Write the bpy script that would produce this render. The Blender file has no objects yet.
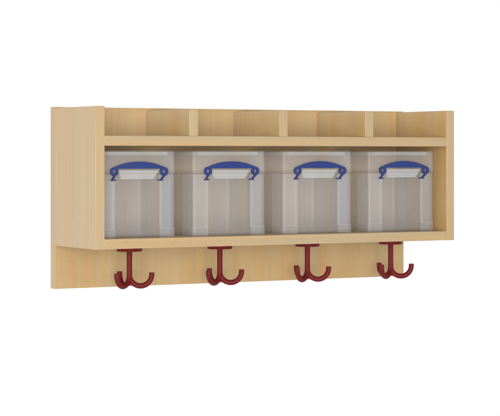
import bpy, bmesh, math, random
from mathutils import Vector, Matrix

scene = bpy.context.scene
col = scene.collection
R = math.radians

# ----------------------------------------------------------------- helpers
def link(name, bm, mat, parent=None, smooth=False, bevel=0.0, segs=2, sharp=38):
    bmesh.ops.recalc_face_normals(bm, faces=bm.faces)
    me = bpy.data.meshes.new(name)
    bm.to_mesh(me); bm.free()
    me.materials.append(mat)
    o = bpy.data.objects.new(name, me)
    col.objects.link(o)
    if parent: o.parent = parent
    if smooth:
        for p in me.polygons: p.use_smooth = True
        try: me.set_sharp_from_angle(angle=R(sharp))
        except Exception: pass
    if bevel > 0:
        m = o.modifiers.new('edge', 'BEVEL')
        m.width = bevel; m.segments = segs; m.limit_method = 'ANGLE'; m.angle_limit = R(40)
        m.harden_normals = False
        for p in me.polygons: p.use_smooth = True
        try: me.set_sharp_from_angle(angle=R(30))
        except Exception: pass
    return o

def add_box(bm, x0, x1, y0, y1, z0, z1):
    v = [bm.verts.new(p) for p in ((x0,y0,z0),(x1,y0,z0),(x1,y1,z0),(x0,y1,z0),
                                   (x0,y0,z1),(x1,y0,z1),(x1,y1,z1),(x0,y1,z1))]
    for f in ((0,3,2,1),(4,5,6,7),(0,1,5,4),(1,2,6,5),(2,3,7,6),(3,0,4,7)):
        bm.faces.new([v[i] for i in f])

def add_tube(bm, pts, r, n=20, ring=None):
    """round bar through pts with flat ends"""
    pts = [Vector(p) for p in pts]
    rings = []
    t0 = (pts[1]-pts[0]).normalized()
    up = Vector((0,1,0)) if abs(t0.y) < .9 else Vector((1,0,0))
    nrm = (up - t0*up.dot(t0)).normalized()
    for i, p in enumerate(pts):
        if i == 0: t = (pts[1]-p).normalized()
        elif i == len(pts)-1: t = (p-pts[i-1]).normalized()
        else: t = (pts[i+1]-pts[i-1]).normalized()
        nrm = (nrm - t*nrm.dot(t)).normalized()
        b = t.cross(nrm)
        rr = r[i] if isinstance(r, (list, tuple)) else r
        rings.append([bm.verts.new(p + (nrm*math.cos(a)+b*math.sin(a))*rr)
                      for a in (2*math.pi*k/n for k in range(n))])
    for a, b in zip(rings, rings[1:]):
        for k in range(n):
            bm.faces.new((a[k], a[(k+1)%n], b[(k+1)%n], b[k]))
    bm.faces.new(list(reversed(rings[0]))); bm.faces.new(rings[-1])

def loft(bm, loops, close_first=True, close_last=True):
    rs = [[bm.verts.new(p) for p in L] for L in loops]
    n = len(rs[0])
    for a, b in zip(rs, rs[1:]):
        for k in range(n):
            bm.faces.new((a[k], a[(k+1)%n], b[(k+1)%n], b[k]))
    if close_first: bm.faces.new(list(reversed(rs[0])))
    if close_last: bm.faces.new(rs[-1])
    return rs

# --------------------------------------------------------------- materials
def node(nt, typ, **kw):
    n = nt.nodes.new(typ)
    for k, v in kw.items():
        if k in n.inputs.keys(): n.inputs[k].default_value = v
        else: setattr(n, k, v)
    return n

def wood(name, along, tint=(1,1,1)):
    m = bpy.data.materials.new(name); m.use_nodes = True
    nt = m.node_tree; nt.nodes.clear(); L = nt.links.new
    out = node(nt, 'ShaderNodeOutputMaterial'); bs = node(nt, 'ShaderNodeBsdfPrincipled')
    L(bs.outputs[0], out.inputs[0])
    tc = node(nt, 'ShaderNodeTexCoord'); oi = node(nt, 'ShaderNodeObjectInfo')
    off = node(nt, 'ShaderNodeVectorMath', operation='MULTIPLY_ADD')
    comb = node(nt, 'ShaderNodeCombineXYZ')
    for i in range(3): L(oi.outputs['Random'], comb.inputs[i])
    L(comb.outputs[0], off.inputs[0]); off.inputs[1].default_value = (7.3, 3.1, 5.7)
    L(tc.outputs['Object'], off.inputs[2])
    def mapped(across, length):
        mp = node(nt, 'ShaderNodeMapping')
        s = [across]*3; s[along] = length
        mp.inputs['Scale'].default_value = s
        L(off.outputs[0], mp.inputs['Vector'])
        return mp.outputs[0]
    def noise(vec, detail=2, rough=.5, dist=0.0):
        n = node(nt, 'ShaderNodeTexNoise'); n.inputs['Scale'].default_value = 1
        n.inputs['Detail'].default_value = detail; n.inputs['Roughness'].default_value = rough
        n.inputs['Distortion'].default_value = dist
        L(vec, n.inputs['Vector']); return n.outputs['Fac']
    def ramp(fac, stops):
        r = node(nt, 'ShaderNodeValToRGB')
        e = r.color_ramp.elements
        e[0].position, e[0].color = stops[0][0], (*stops[0][1], 1)
        e[1].position, e[1].color = stops[-1][0], (*stops[-1][1], 1)
        for p, c in stops[1:-1]:
            k = e.new(p); k.color = (*c, 1)
        L(fac, r.inputs[0]); return r.outputs[0]
    T = lambda c: tuple(a*b*k for a, b, k in zip(c, tint, (.795, .806, .795)))
    # broad staves of slightly different tone, running with the grain
    bands = ramp(noise(mapped(21, .45), 1.6, .45, .1),
                 [(.30, T((.560,.318,.104))), (.40, T((.550,.345,.136))), (.46, T((.520,.350,.156))), (.52, T((.560,.362,.144))),
                  (.58, T((.525,.352,.158))), (.64, T((.570,.350,.126))), (.72, T((.555,.325,.106)))])
    fine = noise(mapped(420, 7), 3, .6)
    fr = node(nt, 'ShaderNodeMapRange'); L(fine, fr.inputs[0])
    fr.inputs[1].default_value = .25; fr.inputs[2].default_value = .75
    fr.inputs[3].default_value = .965; fr.inputs[4].default_value = 1.03
    cath = noise(mapped(90, 3.0), 2, .5, .6)
    cr = node(nt, 'ShaderNodeMapRange'); L(cath, cr.inputs[0])
    cr.inputs[1].default_value = .3; cr.inputs[2].default_value = .7
    cr.inputs[3].default_value = .955; cr.inputs[4].default_value = 1.03
    mu = node(nt, 'ShaderNodeMath', operation='MULTIPLY'); L(fr.outputs[0], mu.inputs[0]); L(cr.outputs[0], mu.inputs[1])
    # slow drift of warmth along and across each board
    dr = ramp(noise(mapped(9, 2.2), 1, .5), [(.32, (.97,.94,.88)), (.50, (1,1.005,1.02)), (.68, (1.02,1.04,1.09))])
    dm = node(nt, 'ShaderNodeVectorMath', operation='MULTIPLY'); L(bands, dm.inputs[0]); L(dr, dm.inputs[1]); bands = dm.outputs[0]
    mix = node(nt, 'ShaderNodeVectorMath', operation='SCALE'); L(bands, mix.inputs[0]); L(mu.outputs[0], mix.inputs['Scale'])
    # short darker rays (flecks) and a few soft pin knots
    fl = ramp(noise(mapped(210, 55), 1, .5), [(.71, (1,1,1)), (.80, (.90,.80,.68))])
    m2 = node(nt, 'ShaderNodeVectorMath', operation='MULTIPLY'); L(mix.outputs[0], m2.inputs[0]); L(fl, m2.inputs[1])
    kn = ramp(noise(mapped(46, 22), 1, .5), [(.75, (1,1,1)), (.85, (.93,.85,.74))])
    m3 = node(nt, 'ShaderNodeVectorMath', operation='MULTIPLY'); L(m2.outputs[0], m3.inputs[0]); L(kn, m3.inputs[1])
    L(m3.outputs[0], bs.inputs['Base Color'])
    bs.inputs['Roughness'].default_value = .36
    bs.inputs['Specular IOR Level'].default_value = .5
    bs.inputs['Coat Weight'].default_value = .8; bs.inputs['Coat IOR'].default_value = 1.65; bs.inputs['Coat Roughness'].default_value = .38
    bp = node(nt, 'ShaderNodeBump'); bp.inputs['Strength'].default_value = .06; bp.inputs['Distance'].default_value = .0004
    L(fine, bp.inputs['Height']); L(bp.outputs[0], bs.inputs['Normal'])
    return m

def plastic(name, colr, rough=.35, spec=.5, noise_amt=.06, bump=.04):
    m = bpy.data.materials.new(name); m.use_nodes = True
    nt = m.node_tree; L = nt.links.new; bs = nt.nodes['Principled BSDF']
    tc = node(nt, 'ShaderNodeTexCoord'); n = node(nt, 'ShaderNodeTexNoise')
    n.inputs['Scale'].default_value = 160; n.inputs['Detail'].default_value = 3
    L(tc.outputs['Object'], n.inputs['Vector'])
    mr = node(nt, 'ShaderNodeMapRange'); L(n.outputs['Fac'], mr.inputs[0])
    mr.inputs[3].default_value = 1-noise_amt; mr.inputs[4].default_value = 1+noise_amt
    sc = node(nt, 'ShaderNodeVectorMath', operation='SCALE'); sc.inputs[0].default_value = colr
    L(mr.outputs[0], sc.inputs['Scale']); L(sc.outputs[0], bs.inputs['Base Color'])
    bs.inputs['Roughness'].default_value = rough; bs.inputs['Specular IOR Level'].default_value = spec
    bp = node(nt, 'ShaderNodeBump'); bp.inputs['Strength'].default_value = bump; bp.inputs['Distance'].default_value = .0003
    L(n.outputs['Fac'], bp.inputs['Height']); L(bp.outputs[0], bs.inputs['Normal'])
    return m

def clear(name, colr, opacity, rough=.5):
    """moulded clear polypropylene: partly see-through, partly milky, with a soft sheen"""
    m = bpy.data.materials.new(name); m.use_nodes = True
    nt = m.node_tree; nt.nodes.clear(); L = nt.links.new
    out = node(nt, 'ShaderNodeOutputMaterial')
    tr = node(nt, 'ShaderNodeBsdfTransparent'); tr.inputs[0].default_value = (.985,.985,.985,1)
    df = node(nt, 'ShaderNodeBsdfDiffuse'); df.inputs[0].default_value = (*colr, 1)
    tl = node(nt, 'ShaderNodeBsdfTranslucent'); tl.inputs[0].default_value = (*colr, 1)
    bs = node(nt, 'ShaderNodeMixShader'); bs.inputs[0].default_value = .25
    L(df.outputs[0], bs.inputs[1]); L(tl.outputs[0], bs.inputs[2])
    gl = node(nt, 'ShaderNodeBsdfGlossy'); gl.inputs['Roughness'].default_value = rough
    lw = node(nt, 'ShaderNodeLayerWeight')
    pw = node(nt, 'ShaderNodeMath', operation='POWER'); L(lw.outputs['Facing'], pw.inputs[0]); pw.inputs[1].default_value = 4.5
    fr = node(nt, 'ShaderNodeMath', operation='MULTIPLY_ADD'); L(pw.outputs[0], fr.inputs[0]); fr.inputs[1].default_value = .40; fr.inputs[2].default_value = .016
    tc = node(nt, 'ShaderNodeTexCoord'); n = node(nt, 'ShaderNodeTexNoise')
    n.inputs['Scale'].default_value = 9; n.inputs['Detail'].default_value = 2
    mp = node(nt, 'ShaderNodeMapping'); mp.inputs['Scale'].default_value = (3.0, 3.0, .7)
    L(tc.outputs['Object'], mp.inputs[0]); L(mp.outputs[0], n.inputs['Vector'])
    mr = node(nt, 'ShaderNodeMapRange'); L(n.outputs['Fac'], mr.inputs[0])
    mr.inputs[3].default_value = opacity*.85; mr.inputs[4].default_value = opacity*1.15
    mx0 = node(nt, 'ShaderNodeMixShader'); L(mr.outputs[0], mx0.inputs[0]); L(tr.outputs[0], mx0.inputs[1]); L(bs.outputs[0], mx0.inputs[2])
    hf = node(nt, 'ShaderNodeMath', operation='MULTIPLY'); L(fr.outputs[0], hf.inputs[0]); hf.inputs[1].default_value = 1.0
    mx = node(nt, 'ShaderNodeMixShader'); L(hf.outputs[0], mx.inputs[0]); L(mx0.outputs[0], mx.inputs[1]); L(gl.outputs[0], mx.inputs[2])
    L(mx.outputs[0], out.inputs[0])
    return m

WOOD_V = wood('beech_upright_grain', 2)
EDGE_V = wood('beech_front_edge_sheen', 2, (.925, .980, 1.17))  # paler, bluer tint paints in the white reflection on front edges
WOOD_H = wood('beech_lengthwise_grain', 0, (.925, .980, 1.17))
CLEAR = clear('clear_plastic', (.71,.70,.70), .118)
CLEAR_LID = clear('clear_lid_plastic', (.84,.825,.81), .125)
RIM = clear('clear_rim_plastic', (.95,.935,.92), .150)
MILKY = clear('milky_plastic', (.68,.67,.66), .42, .3)
BLUE = plastic('blue_plastic', (.016,.032,.150), .42, .35)
RED = plastic('dark_red_plastic', (.125,.0110,.0112), .42, .10)

# --------------------------------------------------------------- coat rack
W, H, D, TB, T = .780, .255, .1752, .0190, .018
rack = bpy.data.objects.new('coat_rack', None); col.objects.link(rack)
rack['label'] = 'beech wood wall coat rack with open compartments above and dark red triple hooks below'
rack['category'] = 'coat rack'

def board(name, mat, *b, bevel=.0006):
    bm = bmesh.new()
    c = Vector(((b[0]+b[1])/2, (b[2]+b[3])/2, (b[4]+b[5])/2))
    add_box(bm, b[0]-c.x, b[1]-c.x, b[2]-c.y, b[3]-c.y, b[4]-c.z, b[5]-c.z)
    o = link(name, bm, mat, rack, bevel=bevel); o.location = c
    if name in ('side_panel', 'divider'):        # front edge coloured paler in place of reflected sheen
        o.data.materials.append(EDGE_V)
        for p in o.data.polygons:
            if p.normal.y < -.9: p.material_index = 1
    return o

board('back_panel', WOOD_V, 0, W, D, D+TB, -.0800, H+.0018)
for x in (0, W-T):
    board('side_panel', WOOD_V, x, x+T, 0, D-.0002, 0, H)
board('shelf', WOOD_H, T+.0001, W-T-.0001, .0005, D-.0002, .1844, .2022)
board('bottom_shelf', WOOD_H, T+.0001, W-T-.0001, .0005, D-.0002, .0002, .0180)
for xc in (.1978, .3886, .5806):
    board('divider', WOOD_V, xc-T/2, xc+T/2, .0005, D-.0002, .2023, .2507)

# hooks: round plate, stem and three curled arms
def make_hook(pos):
    bm = bmesh.new()
    add_tube(bm, [(0,0,-.0060),(0,0,-.030),(0,0,-.054),(0,0,-.066),(0,0,-.071)], [.0052,.0050,.0052,.0056,.0034], 24)
    h = link('hook', bm, RED, rack, smooth=True)
    h.location = pos
    bm = bmesh.new()
    prof = [(.0224,-.0002),(.0236,-.0014),(.0236,-.0078),(.0226,-.0092)]
    loft(bm, [[(r*math.cos(a), r*math.sin(a), z) for a in (2*math.pi*k/48 for k in range(48))] for r, z in prof])
    link('mounting_plate', bm, RED, h, smooth=True)
    for ang in (-30, 90, 210):
        bm = bmesh.new()
        rr, zc = .0205, -.0523
        pl = [(0, zc+.004)]
        for k in range(25):
            a = math.pi + math.pi*k/24
            pl.append((rr+rr*math.cos(a), zc+rr*math.sin(a)))
        pl.append((2*rr, zc+.0035))
        rad = [.0050]*len(pl)
        pl.append((2*rr, zc+.0042)); rad.append(.0043)
        ca, sa = math.cos(R(ang)), math.sin(R(ang))
        add_tube(bm, [(p*ca, p*sa, z) for p, z in pl], rad, 22)
        link('arm', bm, RED, h, smooth=True)
for x in (.1103, .3004, .4944, .6886):
    make_hook((x, .0875, 0))

# ------------------------------------------------------------ storage boxes
BW, BD = .1560, .1400       # width, depth
def contour(w, d, r=.005, nr=8):
    """rounded rectangle in plan (anticlockwise)"""
    q = []
    for cx, cy, a0 in ((1,1,0),(-1,1,90),(-1,-1,180),(1,-1,270)):
        for k in range(nr+1):
            a = R(a0+90*k/nr)
            q.append((cx*(w/2-r)+r*math.cos(a), cy*(d/2-r)+r*math.sin(a)))
    return q

def corner_shell(sx, sy, ins, cw, cd_, t, r=.005, nr=8):
    """L-shaped plan of a corner rib: outer rounded corner, thickness t"""
    hw, hd = BW/2-ins, BD/2-ins
    out = [(hw, hd-cd_)] + [(hw-r+r*math.cos(R(90*k/nr)), hd-r+r*math.sin(R(90*k/nr))) for k in range(nr+1)] + [(hw-cw, hd)]
    ri = r-t
    inn = [(hw-cw, hd-t)] + [(hw-r+ri*math.cos(R(90*k/nr)), hd-r+ri*math.sin(R(90*k/nr))) for k in range(nr, -1, -1)] + [(hw-t, hd-cd_)]
    return [(sx*x, sy*y) for x, y in out+inn]

def lay(c, z): return [(x, y, z) for x, y in c]

def make_box():
    root = bpy.data.objects.new('storage_box', None); col.objects.link(root)
    zb, zt = .0006, .1200          # body (local z, box bottom at 0)
    CW, CD = .0325, .0390
    t = .0018
    O = lambda ins, z: lay(contour(BW-2*ins, BD-2*ins), z)
    bm = bmesh.new()
    rc = .0040                                   # walls sit back behind the corner ribs
    loops = [O(.0050,zb), O(rc,zb+.0012), O(rc,.1136), O(.0004,.1150), O(.0000,.1154), O(.0000,zt-.0004), O(.0004,zt),
             O(.0014,zt), O(.0018,zt-.0004), O(.0018,.1160), O(rc+t,.1142), O(rc+t,zb+.0040), O(rc+t+.0012,zb+.0026)]
    loft(bm, loops)
    body = link('body', bm, CLEAR, root, smooth=True, sharp=20)
    for sx, sy in ((-1,-1), (1,-1), (-1,1), (1,1)):
        bm = bmesh.new()
        for z0, z1, ins, cw, cdp in ((.0152, .1146, .0007, CW, CD), (.0004, .0151, .0000, CW+.0003, CD+.0003)):
            loft(bm, [lay(corner_shell(sx, sy, ins+.0004, cw-.0004, cdp-.0004, .0016), z0), lay(corner_shell(sx, sy, ins, cw, cdp, .0016), z0+.0005),
                      lay(corner_shell(sx, sy, ins, cw, cdp, .0016), z1-.0005), lay(corner_shell(sx, sy, ins+.0004, cw-.0004, cdp-.0004, .0016), z1)])
        # stiffening beads (front corners) along both free edges of the rib, filling the gap to the wall
        hw, hd = BW/2, BD/2
        bx = sorted((sx*(hw-CW+.0002), sx*(hw-CW+.0056))); by = sorted((sy*(hd-.0021), sy*(hd-rc+.0001)))
        if sy < 0: add_box(bm, bx[0], bx[1], by[0], by[1], .0160, .1140)
        bx = sorted((sx*(hw-.0021), sx*(hw-rc+.0001))); by = sorted((sy*(hd-CD+.0002), sy*(hd-CD+.0180)))
        add_box(bm, bx[0], bx[1], by[0], by[1], .0160, .1140)
        link('corner_rib', bm, CLEAR, body, smooth=True, sharp=20)
        # small raised ridge across the rib just above the foot
        bm = bmesh.new()
        loft(bm, [lay(corner_shell(sx, sy, .0001, CW, CD, .0005), z) for z in (.0153, .0161)])
        link('ridge', bm, MILKY, body)
    # lid: deep inverted tray
    bm = bmesh.new()
    zl, zh = .1201, .1575
    loops = [O(.0016,zl), O(.0003,zl), O(.0000,zl+.0003), O(.0003,zl+.012), O(.0008,zh-.0018), O(.0013,zh-.0005), O(.0022,zh)]
    inner = [O(.0040,zh-.0018), O(.0028,zh-.0026), O(.0020,zl+.012)]
    rs = loft(bm, loops, False, True)
    rin = [[bm.verts.new(p) for p in Lp] for Lp in inner]
    n = len(rin[0])
    chain = rin + [rs[0]]
    for a, b in zip(chain, chain[1:]):
        for k in range(n):
            bm.faces.new((a[k], a[(k+1)%n], b[(k+1)%n], b[k]))
    bm.faces.new(rin[0])
    lid = link('lid', bm, CLEAR_LID, root, smooth=True, sharp=20)
    # stacking recess: a shallow tray moulded under the lid top
    bm = bmesh.new()
    def rect(ix, iy, z): return [(-BW/2+ix,-BD/2+iy,z),(BW/2-ix,-BD/2+iy,z),(BW/2-ix,BD/2-iy,z),(-BW/2+ix,BD/2-iy,z)]
    loft(bm, [rect(.0150,.0045,zh-.0088), rect(.0140,.0042,zh-.0082), rect(.0138,.0040,zh-.0021)], True, False)
    rs = bm.verts[:]
    loft(bm, [rect(.0155,.0066,zh-.0021), rect(.0160,.0070,zh-.0064)], False, True)
    v = bm.verts[:]; a = v[8:12]; b = v[12:16]
    for k in range(4): bm.faces.new((a[k], a[(k+1)%4], b[(k+1)%4], b[k]))
    link('stacking_rim', bm, RIM, lid)
    # frosted ledge on the front wall that the handle clips under
    yf = -BD/2
    bm = bmesh.new()
    zt0 = .1226
    prof = [(zt0, .0404, .0080), (zt0-.0012, .0406, .0092), (zt0-.0046, .0402, .0090), (zt0-.0066, .0380, .0074),
            (zt0-.0078, .0368, .0062), (zt0-.0092, .0366, .0076), (zt0-.0122, .0350, .0070), (zt0-.0136, .0340, .0052), (zt0-.0150, .0334, .0060), (zt0-.0170, .0322, .0052)]
    loft(bm, [[(-hw-.0020, yf-pr, z), (hw-.0020, yf-pr, z), (hw-.0012, yf+.0012, z), (-hw-.0028, yf+.0012, z)] for z, hw, pr in prof])
    link('ledge', bm, MILKY, body, bevel=.0006)
    # blue handle: bowed bar with a ringed lug at each end
    bm = bmesh.new()
    y0, y1 = yf-.0150, yf-.0096
    hx, zl0, sh = .0502, .1199, -.0026
    ro, ri = .0080, .0031
    half = []                                   # right half outline, from the crown of the bow round the lug
    for k in range(19):
        x = hx*k/18
        half.append((x, .1378 - (.1378-zl0-ro)*(x/hx)**2.1))
    a0, a1 = 90, 90-308
    for k in range(1, 31):
        a = R(a0 + (a1-a0)*k/30)
        half.append((hx+ro*math.cos(a), zl0+ro*math.sin(a)))
    half.append((hx-.0098, .1249))
    outline = half + [(-x, z) for x, z in half[:0:-1]]
    cu = bpy.data.curves.new('handle_outline', 'CURVE'); cu.dimensions = '2D'; cu.fill_mode = 'BOTH'
    cu.extrude = .0015; cu.bevel_depth = .0007; cu.bevel_resolution = 2; cu.offset = -.0007
    holes = [[(sx*hx+ri*math.cos(2*math.pi*k/24), zl0+ri*math.sin(2*math.pi*k/24)) for k in range(24)] for sx in (-1, 1)]
    for lp in [outline]+holes:
        sp = cu.splines.new('POLY'); sp.points.add(len(lp)-1); sp.use_cyclic_u = True
        for q, (x, z) in zip(sp.points, lp): q.co = (x, z, 0, 1)
    co = bpy.data.objects.new('handle_outline', cu); col.objects.link(co)
    me = bpy.data.meshes.new_from_object(co.evaluated_get(bpy.context.evaluated_depsgraph_get()))
    bpy.data.objects.remove(co); bpy.data.curves.remove(cu)
    bm.from_mesh(me); bpy.data.meshes.remove(me)
    bmesh.ops.remove_doubles(bm, verts=bm.verts, dist=1e-6)
    for v in bm.verts:
        x, z, d = v.co; v.co = (x+sh, (y0+y1)/2+d, z)
    handle = link('handle', bm, BLUE, root, smooth=True)
    for s in (-1, 1):
        bm = bmesh.new()
        # leg running down and back to the wall, with a small hooked foot
        ym = (y0+y1)/2
        add_tube(bm, [(s*hx, ym, zl0-.0068), (s*(hx-.0006), ym+.0025, zl0-.0100), (s*(hx-.0008), yf-.0046, zl0-.0132), (s*(hx-.0008), yf-.0022, zl0-.0156)], [.0024,.0019,.0018,.0022], 12)
        a, b = sorted((s*(hx+.0018), s*(hx-.0075)))
        add_box(bm, a, b, yf-.0046, yf-.0006, zl0-.0166, zl0-.0144)
        bmesh.ops.translate(bm, verts=bm.verts, vec=(sh, 0, 0))
        link('clip', bm, BLUE, handle, smooth=True)
    return root

def children(o): return list(o.children)
def copy_tree(o, parent=None):
    c = o.copy(); col.objects.link(c)
    if parent: c.parent = parent
    for ch in children(o): copy_tree(ch, c)
    return c

labels = ['clear plastic storage box with blue handle, leftmost, against the left side panel of the rack',
          'clear plastic storage box with blue handle, second from the left side panel',
          'clear plastic storage box with blue handle, third from the left side panel',
          'clear plastic storage box with blue handle, rightmost, beside the exposed inner right side panel']
proto = make_box()
for i, xr in enumerate((.1762, .3675, .5607, .7537)):
    o = proto if i == 0 else copy_tree(proto)
    o.location = (xr-BW/2, .0300+BD/2, .0182)
    o['label'] = labels[i]; o['category'] = 'storage box'
    o['group'] = 'clear storage boxes lined up in the coat rack'

# ------------------------------------------------------------------- light
world = bpy.data.worlds.new('World'); scene.world = world; world.use_nodes = True
bg = world.node_tree.nodes['Background']
# invented surround: white behind the rack, dimmed in front so the lamp dominates
wn = world.node_tree
wtc = node(wn, 'ShaderNodeTexCoord'); wsx = node(wn, 'ShaderNodeSeparateXYZ'); wn.links.new(wtc.outputs['Generated'], wsx.inputs[0])
wmr = node(wn, 'ShaderNodeMapRange', interpolation_type='SMOOTHSTEP'); wn.links.new(wsx.outputs[1], wmr.inputs[0])
wmr.inputs[1].default_value = -.45; wmr.inputs[2].default_value = .35; wmr.inputs[3].default_value = .66; wmr.inputs[4].default_value = 1.01
wn.links.new(wmr.outputs[0], bg.inputs[1]); bg.inputs[0].default_value = (1, 1, 1, 1)

def area(name, loc, target, size, power, colr=(1,1,1)):
    l = bpy.data.lights.new(name, 'AREA'); l.shape = 'RECTANGLE'; l.size, l.size_y = size
    l.energy = power; l.color = colr
    o = bpy.data.objects.new(name, l); col.objects.link(o)
    o.location = loc
    o.rotation_euler = (Vector(target)-Vector(loc)).to_track_quat('-Z', 'Y').to_euler()
    return o
area('added_fill', (-2.20, -4.60, .12), (.39, .05, .12), (3.6, 2.4), 302, (.99, .99, 1))  # added fill lamp, out of view, brightens the compartments from the front

# ------------------------------------------------------------------ camera
cd = bpy.data.cameras.new('Camera'); cam = bpy.data.objects.new('Camera', cd); col.objects.link(cam)
cam.location = (-1.4847, -3.1247, .1691)
cam.rotation_euler = (R(90), 0, -R(29.95))
cd.sensor_fit = 'HORIZONTAL'; cd.sensor_width = 36; cd.lens = 36*1947.33/500
cd.shift_x = 0; cd.shift_y = -(208-154.317)/500*-1*-1
cd.clip_end = 100
scene.camera = cam

scene.view_settings.view_transform = 'Standard'
scene.view_settings.look = 'None'
scene.view_settings.exposure = 0; scene.view_settings.gamma = 1
scene.cycles.transparent_max_bounces = 48
scene.cycles.max_bounces = 12; scene.cycles.diffuse_bounces = 6
